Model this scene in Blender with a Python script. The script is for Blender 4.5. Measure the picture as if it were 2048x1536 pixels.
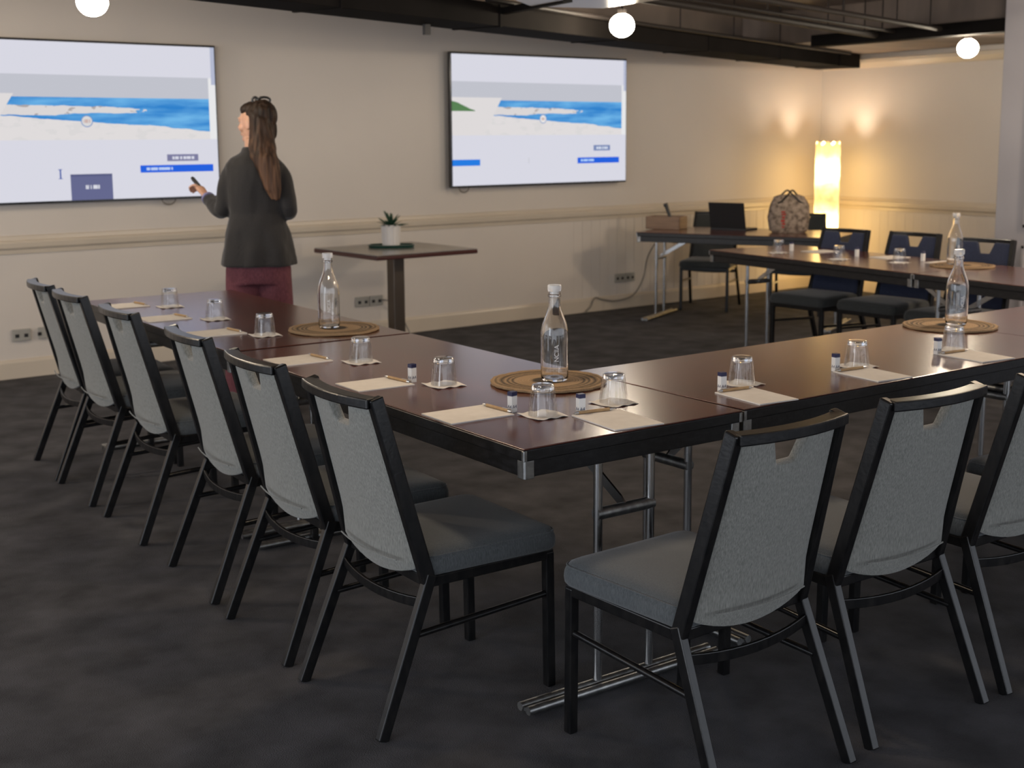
import bpy, bmesh, math, random
from mathutils import Vector, Matrix, noise
random.seed(7)
PI = math.pi
# ---------------------------------------------------------------- scene, camera, light
for o in list(bpy.data.objects): bpy.data.objects.remove(o)
S = bpy.context.scene
COL = S.collection
S.view_settings.view_transform = 'Standard'
S.view_settings.look = 'None'
S.view_settings.exposure = 0.0
S.view_settings.gamma = 1.0
S.view_settings.use_curve_mapping = False

CP = Vector((-1.801, -2.505, 1.494)); YAW, PITCH, ROLL = 0.6144, 0.1525, -0.0068
cd = bpy.data.cameras.new('camera'); cam = bpy.data.objects.new('camera', cd); COL.objects.link(cam)
fw0 = Vector((math.sin(YAW), math.cos(YAW), 0)); rt = Vector((math.cos(YAW), -math.sin(YAW), 0)); zz = Vector((0, 0, 1))
fwd = fw0*math.cos(PITCH) - zz*math.sin(PITCH); upv = fw0*math.sin(PITCH) + zz*math.cos(PITCH)
r2 = rt*math.cos(ROLL) + upv*math.sin(ROLL); u2 = -rt*math.sin(ROLL) + upv*math.cos(ROLL)
cam.matrix_world = Matrix(((r2.x, u2.x, -fwd.x, CP.x), (r2.y, u2.y, -fwd.y, CP.y), (r2.z, u2.z, -fwd.z, CP.z), (0, 0, 0, 1)))
cd.sensor_width = 36.0; cd.lens = 2558.95/2048*36.0; cd.shift_y = -99.7/2048
cd.clip_start = 0.05; cd.clip_end = 60
cd.dof.use_dof = True; cd.dof.focus_distance = 3.1; cd.dof.aperture_fstop = 5.6
S.camera = cam
S.cycles.max_bounces = 20; S.cycles.transmission_bounces = 20; S.cycles.transparent_max_bounces = 20

W0 = bpy.data.worlds.new('room_ambient'); S.world = W0; W0.use_nodes = True
W0.node_tree.nodes['Background'].inputs[0].default_value = (0.84, 0.90, 1.0, 1)
W0.node_tree.nodes['Background'].inputs[1].default_value = 2.12

wl = bpy.data.lights.new('added_side_fill', 'AREA'); wl.shape = 'RECTANGLE'; wl.size = 3.2; wl.size_y = 1.5; wl.energy = 62; wl.color = (.86, .92, 1.0)  # unseen area light added to brighten the chair backs from the left
wo = bpy.data.objects.new('added_side_fill', wl); COL.objects.link(wo); wo.location = (-5.2, -.6, 1.5); wo.rotation_euler = (0, -PI/2, 0)
def lamp(name, kind, loc, power, color, size=0.075):
    l = bpy.data.lights.new(name, kind); l.energy = power; l.color = color
    if kind == 'POINT': l.shadow_soft_size = size
    o = bpy.data.objects.new(name, l); COL.objects.link(o); o.location = loc
    return o
WARM = (1.0, 0.80, 0.58)
FILL_W = 38.0
for p, k in (((-2.9, 4.1, 2.15), 2.6), ((.2, .7, 1.9), .7), ((3.3, .6, 1.9), 1.3), ((5.7, 1.0, 2.1), 2.5)):  # point lights added out of view, without globes, to brighten walls and room
    lamp('unseen_fill_light', 'POINT', p, FILL_W*k, WARM)

# ---------------------------------------------------------------- materials
def mat(name, color, rough=0.5, metal=0.0, **k):
    m = bpy.data.materials.new(name); m.use_nodes = True
    b = m.node_tree.nodes['Principled BSDF']
    b.inputs['Base Color'].default_value = (*color, 1); b.inputs['Roughness'].default_value = rough
    b.inputs['Metallic'].default_value = metal
    for a, v in k.items():
        a = a.replace('_', ' ')
        b.inputs[a].default_value = v
    return m
def noisy(m, c1, c2, scale=(8, 8, 8), detail=4, bump=0.0, bscale=None, rough=None, coords='Object', stops=(.35, .65), bdist=.002):
    nt = m.node_tree; N = nt.nodes; L = nt.links; b = N['Principled BSDF']
    tc = N.new('ShaderNodeTexCoord'); mp = N.new('ShaderNodeMapping'); mp.inputs['Scale'].default_value = scale
    L.new(tc.outputs[coords], mp.inputs[0])
    n = N.new('ShaderNodeTexNoise'); n.inputs['Scale'].default_value = 1; n.inputs['Detail'].default_value = detail
    L.new(mp.outputs[0], n.inputs['Vector'])
    r = N.new('ShaderNodeValToRGB'); r.color_ramp.elements[0].position = stops[0]; r.color_ramp.elements[1].position = stops[1]
    r.color_ramp.elements[0].color = (*c1, 1); r.color_ramp.elements[1].color = (*c2, 1)
    L.new(n.outputs['Fac'], r.inputs[0]); L.new(r.outputs[0], b.inputs['Base Color'])
    if bump:
        n2 = N.new('ShaderNodeTexNoise'); n2.inputs['Scale'].default_value = 1; n2.inputs['Detail'].default_value = 3
        mp2 = N.new('ShaderNodeMapping'); mp2.inputs['Scale'].default_value = bscale or scale
        L.new(tc.outputs[coords], mp2.inputs[0]); L.new(mp2.outputs[0], n2.inputs['Vector'])
        bp = N.new('ShaderNodeBump'); bp.inputs['Strength'].default_value = bump; bp.inputs['Distance'].default_value = bdist
        L.new(n2.outputs['Fac'], bp.inputs['Height']); L.new(bp.outputs[0], b.inputs['Normal'])
    return m
M = {}
M['wall'] = noisy(mat('cream_wall_paint', (.5, .43, .35), .6), (.59, .54, .49), (.62, .565, .51), (1.2, 1.2, 1.2), 3, .08, (60, 60, 60))
M['trim'] = noisy(mat('cream_gloss_paint', (.56, .48, .38), .3), (.55, .48, .39), (.59, .515, .42), (2, 2, 2), 2, .05, (40, 40, 40))
M['panel'] = noisy(mat('pale_grey_panel_paint', (.5, .47, .48), .4), (.37, .355, .375), (.41, .395, .415), (2, 2, 2), 2)
M['carpet'] = noisy(mat('charcoal_carpet', (.03, .03, .032), .95), (.019, .0185, .021), (.070, .068, .075), (5.5, 5.5, 5.5), 12, 1.0, (260, 260, 260), bdist=.004, stops=(.3, .72))
M['ceiling'] = noisy(mat('dark_brown_ceiling', (.05, .04, .033), .6), (.17, .135, .112), (.24, .192, .16), (1.5, 5, 1), 4)
M['duct'] = noisy(mat('dark_duct_paint', (.03, .026, .024), .85), (.008, .007, .0065), (.014, .012, .011), (2, 2, 2), 4)
M['pipe'] = mat('dark_pipe_paint', (.018, .015, .014), .6, 0, Specular_IOR_Level=.2)
M['duct'].node_tree.nodes['Principled BSDF'].inputs['Specular IOR Level'].default_value = .05
def wood_top():
    m = mat('red_brown_laminate', (.1, .03, .02), .24)
    noisy(m, (.060, .0155, .0105), (.125, .036, .024), (9, 1.1, 9), 6, stops=(.25, .8))
    b = m.node_tree.nodes['Principled BSDF']
    b.inputs['Coat Weight'].default_value = .35; b.inputs['Specular IOR Level'].default_value = .7; b.inputs['Coat Roughness'].default_value = .16
    return m
M['laminate'] = wood_top()
M['band'] = noisy(mat('scuffed_black_edge', (.012, .012, .013), .35), (.004, .004, .005), (.020, .019, .021), (30, 30, 90), 6, .2, (80, 80, 80), stops=(.45, .85))
M['chrome'] = mat('brushed_chrome', (.62, .62, .62), .22, 1.0)
M['steel'] = noisy(mat('dull_steel', (.3, .3, .3), .4, 1.0), (.25, .25, .25), (.4, .4, .39), (40, 40, 40), 4)
M['chairframe'] = noisy(mat('scuffed_black_metal', (.014, .014, .015), .28), (.004, .004, .0045), (.016, .0145, .0135), (60, 60, 25), 7, .15, (90, 90, 90), stops=(.4, .9))
M['chairframe'].node_tree.nodes['Principled BSDF'].inputs['Specular IOR Level'].default_value = .35
def fabric(name, c1, c2):
    m = mat(name, c1, .9); noisy(m, c1, c2, (420, 420, 60), 3, .5, (600, 600, 120), stops=(.3, .7), bdist=.001)
    m.node_tree.nodes['Principled BSDF'].inputs['Sheen Weight'].default_value = .25
    return m
M['backfab'] = fabric('grey_woven_back_fabric', (.108, .108, .097), (.222, .222, .200))
M['seatfab'] = fabric('slate_woven_seat_fabric', (.036, .041, .044), (.078, .086, .090))
M['navyfab'] = fabric('navy_woven_fabric', (.012, .018, .045), (.03, .04, .085))
M['darkseat'] = fabric('black_woven_fabric', (.02, .022, .022), (.045, .05, .05))
def glass(name, rough=0.0, col=(1, 1, 1)):
    return mat(name, col, rough, 0, Transmission_Weight=1.0, IOR=1.47)
M['glass'] = glass('clear_glass')
def thin_glass():
    m = bpy.data.materials.new('thin_drinking_glass'); m.use_nodes = True; nt = m.node_tree; N = nt.nodes; L = nt.links; N.clear()
    tr_ = N.new('ShaderNodeBsdfTransparent'); tr_.inputs[0].default_value = (.95, .955, .96, 1)
    gl = N.new('ShaderNodeBsdfGlossy'); gl.inputs['Roughness'].default_value = .02
    lw_ = N.new('ShaderNodeLayerWeight'); lw_.inputs[0].default_value = .5
    pw = N.new('ShaderNodeMath'); pw.operation = 'POWER'; L.new(lw_.outputs['Facing'], pw.inputs[0]); pw.inputs[1].default_value = 3.2
    fr_ = N.new('ShaderNodeMath'); fr_.operation = 'MULTIPLY_ADD'; L.new(pw.outputs[0], fr_.inputs[0]); fr_.inputs[1].default_value = .75; fr_.inputs[2].default_value = .045
    mx = N.new('ShaderNodeMixShader'); o = N.new('ShaderNodeOutputMaterial')
    L.new(fr_.outputs[0], mx.inputs[0]); L.new(tr_.outputs[0], mx.inputs[1]); L.new(gl.outputs[0], mx.inputs[2]); L.new(mx.outputs[0], o.inputs[0])
    return m
M['thin'] = thin_glass()
M['paper'] = noisy(mat('white_paper', (.72, .67, .62), .75), (.70, .66, .61), (.74, .70, .65), (30, 30, 30), 2)
M['kraft'] = noisy(mat('kraft_card', (.42, .27, .13), .6), (.40, .25, .12), (.48, .32, .16), (80, 80, 80), 3)
M['black'] = mat('matt_black_plastic', (.012, .012, .013), .4)
M['bezel'] = mat('glossy_black_bezel', (.01, .01, .012), .18)
M['white'] = mat('white_plastic', (.75, .75, .74), .35)
M['outlet'] = mat('grey_socket_plastic', (.33, .32, .29), .45)
M['cable'] = mat('grey_cable', (.2, .18, .16), .5)
M['navy'] = mat('navy_print', (.012, .016, .07), .4)
M['dkred'] = mat('burgundy_edge', (.05, .012, .01), .3)
M['granite'] = noisy(mat('grey_stone_laminate', (.2, .19, .18), .18), (.16, .15, .14), (.24, .225, .21), (6, 6, 6), 6)
M['bronze'] = mat('dark_bronze_metal', (.14, .115, .095), .35, 1.0)
M['pot'] = noisy(mat('ribbed_white_ceramic', (.6, .57, .56), .25), (.52, .5, .49), (.66, .63, .61), (10, 10, 3), 2)
M['leaf'] = noisy(mat('dark_green_leaf', (.02, .06, .035), .45), (.012, .04, .024), (.035, .09, .05), (20, 20, 20), 3)
M['soil'] = mat('dark_soil', (.02, .014, .01), .9)
M['green'] = noisy(mat('dark_green_tray', (.01, .05, .04), .3), (.008, .04, .032), (.015, .06, .048), (10, 10, 10), 2)
M['skin'] = noisy(mat('skin', (.55, .3, .2), .5, 0, Subsurface_Weight=.1), (.52, .29, .19), (.6, .34, .24), (20, 20, 20), 3)
M['hair'] = mat('brown_hair', (.03, .015, .008), .45)
M['jacket'] = noisy(mat('charcoal_suit_cloth', (.018, .016, .016), .8, 0, Sheen_Weight=.2), (.008, .0066, .0064), (.0165, .0132, .0122), (220, 220, 220), 3, .25, (14, 14, 5), bdist=.02)
M['trousers'] = noisy(mat('burgundy_cloth', (.07, .015, .02), .85), (.10, .026, .036), (.16, .045, .06), (200, 200, 60), 3, .25, (16, 16, 3), bdist=.02)
M['sleeve_glow'] = mat('lilac_sleeve_glow', (.25, .24, .42), .7)  # lilac screen light on the sleeve, put into the colour
def jute():
    m = mat('woven_jute', (.33, .2, .09), .85); nt = m.node_tree; N = nt.nodes; L = nt.links; b = N['Principled BSDF']
    tc = N.new('ShaderNodeTexCoord'); sx = N.new('ShaderNodeSeparateXYZ'); L.new(tc.outputs['Object'], sx.inputs[0])
    cx = N.new('ShaderNodeCombineXYZ'); L.new(sx.outputs[0], cx.inputs[0]); L.new(sx.outputs[1], cx.inputs[1])
    ln = N.new('ShaderNodeVectorMath'); ln.operation = 'LENGTH'; L.new(cx.outputs[0], ln.inputs[0])
    nz = N.new('ShaderNodeTexNoise'); nz.inputs['Scale'].default_value = 160; L.new(tc.outputs['Object'], nz.inputs['Vector'])
    ad = N.new('ShaderNodeMath'); ad.operation = 'MULTIPLY_ADD'; ad.inputs[1].default_value = .008; L.new(nz.outputs['Fac'], ad.inputs[0]); L.new(ln.outputs['Value'], ad.inputs[2])
    ml = N.new('ShaderNodeMath'); ml.operation = 'MULTIPLY'; ml.inputs[1].default_value = 5.3; L.new(ad.outputs[0], ml.inputs[0])
    r = N.new('ShaderNodeValToRGB'); L.new(ml.outputs[0], r.inputs[0]); e = r.color_ramp
    base = (.36, .235, .125, 1); dk = (.045, .03, .016, 1)
    e.elements[0].position = 0; e.elements[0].color = (.10, .065, .03, 1); e.elements[1].position = 1; e.elements[1].color = (.32, .21, .11, 1)
    for p, c in ((.10, (.12, .075, .035, 1)), (.17, dk), (.27, dk), (.33, base), (.58, base), (.62, dk), (.66, base), (.70, dk), (.74, base), (.80, dk), (.86, base), (.9, (.12, .08, .04, 1)), (.94, base)):
        k = e.elements.new(p); k.color = c
    L.new(r.outputs[0], b.inputs['Base Color'])
    wv = N.new('ShaderNodeMath'); wv.operation = 'SINE'; m2 = N.new('ShaderNodeMath'); m2.operation = 'MULTIPLY'; m2.inputs[1].default_value = 700
    L.new(ad.outputs[0], m2.inputs[0]); L.new(m2.outputs[0], wv.inputs[0])
    bp = N.new('ShaderNodeBump'); bp.inputs['Strength'].default_value = .6; bp.inputs['Distance'].default_value = .002
    L.new(wv.outputs[0], bp.inputs['Height']); L.new(bp.outputs[0], b.inputs['Normal'])
    return m
M['jute'] = jute()
def emis(name, color, strength):
    m = bpy.data.materials.new(name); m.use_nodes = True; nt = m.node_tree; nt.nodes.clear()
    e = nt.nodes.new('ShaderNodeEmission'); e.inputs[0].default_value = (*color, 1); e.inputs[1].default_value = strength
    o = nt.nodes.new('ShaderNodeOutputMaterial'); nt.links.new(e.outputs[0], o.inputs[0]); return m
M['globe'] = emis('lit_opal_glass', (1.0, .86, .66), 140.0)

# ---------------------------------------------------------------- mesh helpers
class MB:
    def __init__(s): s.bm = bmesh.new(); s.mi = 0
    def _done(s, fs):
        for f in fs: f.material_index = s.mi
    def box(s, c, d, rz=0, mtx=None):
        r = bmesh.ops.create_cube(s.bm, size=1.0)
        m = Matrix.Translation(Vector(c)) @ Matrix.Rotation(rz, 4, 'Z') @ Matrix.Diagonal((*d, 1))
        if mtx: m = mtx @ m
        bmesh.ops.transform(s.bm, matrix=m, verts=r['verts'])
        s._done({f for v in r['verts'] for f in v.link_faces}); return s
    def boxb(s, a, b):
        return s.box([(x+y)/2 for x, y in zip(a, b)], [abs(y-x) for x, y in zip(a, b)])
    def rings(s, rings, cap=True, closed=True):
        vs = [[s.bm.verts.new(p) for p in r] for r in rings]; fs = []
        for a, b in zip(vs, vs[1:]):
            n = len(a)
            for i in range(n if closed else n-1):
                j = (i+1) % n
                fs.append(s.bm.faces.new((a[i], a[j], b[j], b[i])))
        if cap:
            if len(vs[0]) > 2: fs.append(s.bm.faces.new(vs[0][::-1])); fs.append(s.bm.faces.new(vs[-1]))
        s._done(fs); return s
    def tube(s, pts, r, seg=12, sy=1.0):
        pts = [Vector(p) for p in pts]; n = len(pts); rr = r if isinstance(r, (list, tuple)) else [r]*n
        rings = []; pu = None
        for i, p in enumerate(pts):
            t = (pts[min(i+1, n-1)] - pts[max(i-1, 0)]).normalized()
            if pu is None: pu = Vector((0, 0, 1)) if abs(t.z) < .9 else Vector((0, 1, 0))
            a = t.cross(pu).normalized(); u = a.cross(t).normalized(); pu = u
            rings.append([p + a*math.cos(2*PI*k/seg)*rr[i] + u*math.sin(2*PI*k/seg)*rr[i]*sy for k in range(seg)])
        return s.rings(rings)
    def bar(s, pts, w, h, up=(0, 0, 1)):
        pts = [Vector(p) for p in pts]; n = len(pts); up = Vector(up); rings = []
        for i, p in enumerate(pts):
            t = (pts[min(i+1, n-1)] - pts[max(i-1, 0)]).normalized()
            a = t.cross(up).normalized(); u = a.cross(t).normalized()
            rings.append([p + a*w/2*x + u*h/2*y for x, y in ((-1, -1), (1, -1), (1, 1), (-1, 1))])
        return s.rings(rings)
    def lathe(s, prof, seg=32, c=(0, 0, 0), cap=True, flute=0, nf=10):
        rings = []
        for k, (r, z) in enumerate(prof):
            rings.append([(c[0]+r*(1+flute*math.cos(nf*2*PI*i/seg))*math.cos(2*PI*i/seg), c[1]+r*(1+flute*math.cos(nf*2*PI*i/seg))*math.sin(2*PI*i/seg), c[2]+z) for i in range(seg)])
        return s.rings(rings, cap)
    def prism(s, poly, z0, z1):
        return s.rings([[(x, y, z0) for x, y in poly], [(x, y, z1) for x, y in poly]])
    def ell(s, c, r, u=20, v=14):
        c = Vector(c); rings = []
        for j in range(1, v):
            a = -PI/2 + PI*j/v
            rings.append([(c.x+r[0]*math.cos(a)*math.cos(2*PI*i/u), c.y+r[1]*math.cos(a)*math.sin(2*PI*i/u), c.z+r[2]*math.sin(a)) for i in range(u)])
        return s.rings(rings)
    def loft(s, secs, n=28, p=2.0):
        rings = []
        for (x, y, z, rx, ry) in secs:
            ring = []
            for i in range(n):
                a = 2*PI*i/n; ca, sa = math.cos(a), math.sin(a)
                ring.append((x+rx*math.copysign(abs(ca)**(2/p), ca), y+ry*math.copysign(abs(sa)**(2/p), sa), z))
            rings.append(ring)
        return s.rings(rings)
    def build(s, name, m, parent=None, smooth=False, bevel=0, bseg=2, loc=None, rz=0, ang=35):
        bm = s.bm
        bmesh.ops.recalc_face_normals(bm, faces=bm.faces)
        if bevel:
            es = [e for e in bm.edges if len(e.link_faces) == 2 and e.calc_face_angle(0) > math.radians(ang)]
            bmesh.ops.bevel(bm, geom=es, offset=bevel, segments=bseg, affect='EDGES', profile=.5, clamp_overlap=True)
        if smooth is True:
            for f in bm.faces: f.smooth = True
        me = bpy.data.meshes.new(name); bm.to_mesh(me); bm.free()
        if smooth == 'auto' or (smooth is True):
            for f in me.polygons: f.use_smooth = True
            me.set_sharp_from_angle(angle=math.radians(38))
        ms = m if isinstance(m, (list, tuple)) else [m]
        for x in ms: me.materials.append(x)
        o = bpy.data.objects.new(name, me); COL.objects.link(o)
        if parent: o.parent = parent
        if loc is not None: o.location = loc
        if rz: o.rotation_euler = (0, 0, rz)
        return o
def tag(o, label, cat, group=None, kind=None):
    o['label'] = label; o['category'] = cat
    if group: o['group'] = group
    if kind: o['kind'] = kind
    return o
def thing(name, label, cat, loc=(0, 0, 0), rz=0, group=None):
    o = bpy.data.objects.new(name, None); COL.objects.link(o); o.empty_display_size = .1
    o.location = loc; o.rotation_euler = (0, 0, rz)
    return tag(o, label, cat, group)
def struct(o): o['kind'] = 'structure'; return o
def dup(root, loc, rz, label, group=None):
    def cp(o, par):
        c = o.copy(); COL.objects.link(c)
        if par: c.parent = par
        for ch in [x for x in bpy.data.objects if x.parent == o]: cp(ch, c)
        return c
    r = cp(root, None); r.location = loc; r.rotation_euler = (0, 0, rz); r['label'] = label
    if group: r['group'] = group
    return r
def bake(o, *mods):
    for t, kw in mods:
        md = o.modifiers.new(t, t)
        for k, v in kw.items(): setattr(md, k, v)
    bpy.context.view_layer.update()
    dg = bpy.context.evaluated_depsgraph_get()
    me = bpy.data.meshes.new_from_object(o.evaluated_get(dg))
    o.modifiers.clear(); old = o.data; o.data = me
    for p in me.polygons: p.use_smooth = True
    return o

# ---------------------------------------------------------------- room
TH = .043; WC, WS = math.cos(TH), math.sin(TH)
def wp(t, z, off=0):      # point along the back wall
    return Vector((t*WC + off*WS, 5.863 + t*WS - off*WC, z))
XR = 8.08
struct(MB().prism([(-5, -6), (8.3, -6), (8.3, 6.6), (-5, 6.1)], -.1, 0).build('floor', M['carpet']))
a, b = wp(-5, 0), wp(8.15, 0)
struct(MB().prism([(a.x, a.y), (b.x, b.y), (b.x, b.y+.2), (a.x, a.y+.2)], 0, 2.8).build('wall_back', M['wall']))
# right wall runs from the corner towards the viewer
cr = wp(8.12, 0); e2 = Vector((7.9, -6, 0)); rdir = Vector((-.05, -1, 0)).normalized(); rend = cr + rdir*10
struct(MB().prism([(cr.x, cr.y+.05), (rend.x, rend.y), (rend.x+.2, rend.y), (cr.x+.2, cr.y+.05)], 0, 2.8).build('wall_right', M['wall']))
# tongue and groove wainscot
def wains(p0, d, nrm, length, name, z0=.12, z1=.80, step=.1, g=.002, th=.004):
    mb = MB(); n = int(length/step)
    for i in range(n):
        q0 = p0 + d*(i*step + g/2); q1 = p0 + d*((i+1)*step - g/2)
        poly = [q0, q0+nrm*th, q1+nrm*th, q1]
        mb.prism([(v.x, v.y) for v in poly], z0, z1)
    return struct(mb.build(name, M['wall'], bevel=.0015, bseg=1))
nb = Vector((WS, -WC, 0)); db = Vector((WC, WS, 0)); nr = Vector((-rdir.y, rdir.x, 0)); nr = nr if nr.x < 0 else -nr
wains(wp(4.9, 0), db, nb, 3.2, 'trim_1')
a, b = wp(-4, 0, .004), wp(4.9, 0, .004)
struct(MB().prism([(a.x, a.y+.004), (a.x, a.y), (b.x, b.y), (b.x, b.y+.004)], .12, .80).build('trim_7', M['wall']))
wains(cr, rdir, nr, 6.5, 'trim_2')
def molding(p0, p1, nrm, prof, name, m):
    mb = MB(); rings = []
    for p in (p0, p1): rings.append([(p + nrm*u + Vector((0, 0, z))) for u, z in prof])
    mb.rings(rings); return struct(mb.build(name, m))
railp = [(0, .79), (.012, .79), (.016, .815), (.03, .83), (.034, .86), (.028, .872), (.012, .876), (.010, .90), (0, .905)]
basep = [(0, 0), (.022, 0), (.022, .10), (.014, .118), (0, .122)]
molding(wp(-3.5, 0), wp(8.12, 0), nb, railp, 'trim_3', M['trim'])
molding(cr, cr+rdir*7, nr, railp, 'trim_4', M['trim'])
molding(wp(-4.5, 0), wp(8.12, 0), nb, basep, 'baseboard_back', M['trim'])
molding(cr, cr+rdir*8, nr, basep, 'baseboard_right', M['trim'])
molding(cr, cr+rdir*7, nr, [(0, 2.12), (.015, 2.13), (.05, 2.17), (.06, 2.2), (0, 2.21)], 'trim_5', M['trim'])
# lowered dark ceiling in front of the angled duct, higher slab behind it
dl = Vector((.9336, .3583, 0)); F0 = Vector((8.06, 5.68, 0))
def fl(x, off=0):
    t = (x - F0.x)/dl.x; p = F0 + dl*t; return (p.x - dl.y*off, p.y + dl.x*off)
lowp = [fl(-5, .42), fl(8.1, .42), (8.1, -6), (-5, -6)]
mbc = MB(); mbc.prism(lowp, 2.52, 2.62); struct(mbc.build('ceiling', M['ceiling']))
struct(MB().prism([(-5, -6), (8.3, -6), (8.3, 6.6), (-5, 6.1)], 2.8, 2.9).build('ceiling_upper', M['ceiling']))
struct(MB().boxb((6.40, -5.5, 2.25), (8.2, 6.2, 2.52)).build('ceiling_right', M['ceiling']))
# pale panelled partition at the right edge
pt = MB(); PX = 6.12; PY = 2.86
pt.boxb((PX, -3.5, 0), (PX+.16, PY, 2.52)); struct(pt.build('wall_partition', M['panel'], bevel=.004))
fr = MB()
for y0, y1 in ((2.64, 1.7), (1.5, .56)):
    for z0, z1 in ((.86, 2.05), (.14, .74)):
        for (ya, yb, za, zb) in ((y0, y0-.025, z0, z1), (y1+.025, y1, z0, z1), (y0, y1, z0, z0+.025), (y0, y1, z1-.025, z1)):
            fr.boxb((PX-.014, min(ya, yb), za), (PX+.001, max(ya, yb), zb))
struct(fr.build('trim_6', M['panel'], bevel=.004))
# duct
du = thing('air_duct', 'dark painted rectangular air duct running under the ceiling along the top of the wall', 'duct')
p0, p1, p2, p3 = fl(-4.5, .20), fl(8.0), fl(8.0, .42), fl(-4.5, .42)
MB().prism([p0, p1, p2, p3], 2.12, 2.246).build('duct_body', M['duct'], du, bevel=.004)
MB().prism([fl(-4.5, .40), fl(6.3, .40), fl(6.3, .42), fl(-4.5, .42)], 2.25, 2.518).build('upper_board', M['ceiling'], du)
for i in range(9):
    x = 7.5 - i*1.25
    k_ = .20*(8-x)/12.5; a, b = fl(x, k_-.006), fl(x, .424); c = fl(x-.02, .424); d = fl(x-.02, k_-.006)
    MB().prism([a, b, c, d], 2.115, 2.2485).build('flange', M['duct'], du)
# pipes under the ceiling
for pts, r, lab in (
    ([(2.2, 3.38, 2.232), (4.125, 4.175, 2.232), (6.85, 5.165, 2.232), (7.6, 5.44, 2.232)], .014, 'thin dark conduit clipped along the front of the air duct'),
    ([(1.4, 2.46, 2.245), (3.158, 3.048, 2.245), (6.225, 4.04, 2.245)], .024, 'thick dark ceiling pipe nearest the air duct'),
    ([(1.2, 2.35, 2.26), (3.1, 2.93, 2.26), (6.225, 3.87, 2.26)], .012, 'thin dark ceiling pipe beside the thick pipe'),
    ([(1.5, 2.1, 2.25), (3.497, 2.687, 2.25), (6.225, 3.46, 2.25)], .018, 'dark ceiling pipe furthest from the air duct, nearest the viewer')):
    pi_ = tag(MB().tube(pts, r, 10).build('ceiling_pipe', M['pipe'], smooth=True), lab, 'pipe', 'pipes under the ceiling')
    a_, b_ = Vector(pts[1]), Vector(pts[2]); up_ = Vector((-.03, .02, 0)) if r == .014 else Vector((0, 0, 0))
    for f_ in (.12, .42, .72) + ((.93,) if r != .014 else ()):
        q = a_.lerp(b_, f_)
        if q.x < 6.38: MB().tube([q, q + Vector((0, 0, 2.519-q.z))], .005, 6).build('hanger', M['pipe'], pi_)
tag(MB().boxb((6.24, -2.5, 2.2), (6.385, 4.7, 2.29)).build('ceiling_beam', M['duct'], bevel=.005), 'dark steel beam crossing the ceiling in front of the right wall', 'beam')
# soffit box with a pale underside
so = thing('ceiling_bulkhead', 'pale painted bulkhead box hanging under the dark ceiling left of the middle globe', 'bulkhead')
MB().prism([(2.83, 3.16), (2.80, 2.62), (1.8, 1.6), (1.6, 2.6), (2.44, 3.3)], 2.2, 2.515).build('bulkhead_box', M['trim'], so, bevel=.004)
MB().bar([(2.49, 3.71, 2.205), (2.42, 2.95, 2.21), (1.6, 1.9, 2.21)], .05, .035).build('edge_channel', M['duct'], so)
# wall bracket under the duct
bx = wp(3.38, 2.29)
tag(MB().box((2.03, 3.73, 2.095), (.035, .03, .065)).build('duct_clip', M['black']), 'small black clip hanging below the air duct between the two screens', 'clip')

# ---------------------------------------------------------------- globe lights
def globe(loc, label, top):
    t = thing('globe_light', label, 'ceiling light', (loc[0], loc[1], 0), 0, 'glowing globe lights hanging from the ceiling')
    MB().ell((0, 0, loc[2]), (.075, .075, .07), 28, 18).build('glass_globe', M['globe'], t, smooth=True)
    MB().lathe([(.0, loc[2]+.066), (.026, loc[2]+.066), (.026, loc[2]+.095), (.008, loc[2]+.1), (.008, top-.015), (.035, top-.012), (.035, top)], 16).build('holder', M['pipe'], t, smooth=True)
globe((3.30, 3.556, 2.156), 'glowing globe light above the right-hand wall screen', 2.52)
globe((6.60, 3.488, 2.128), 'glowing globe light in front of the right wall near the corner', 2.25)
globe((.22, 3.868, 2.158), 'glowing globe light above the left-hand wall screen, cut by the photo top', 2.8)

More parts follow.
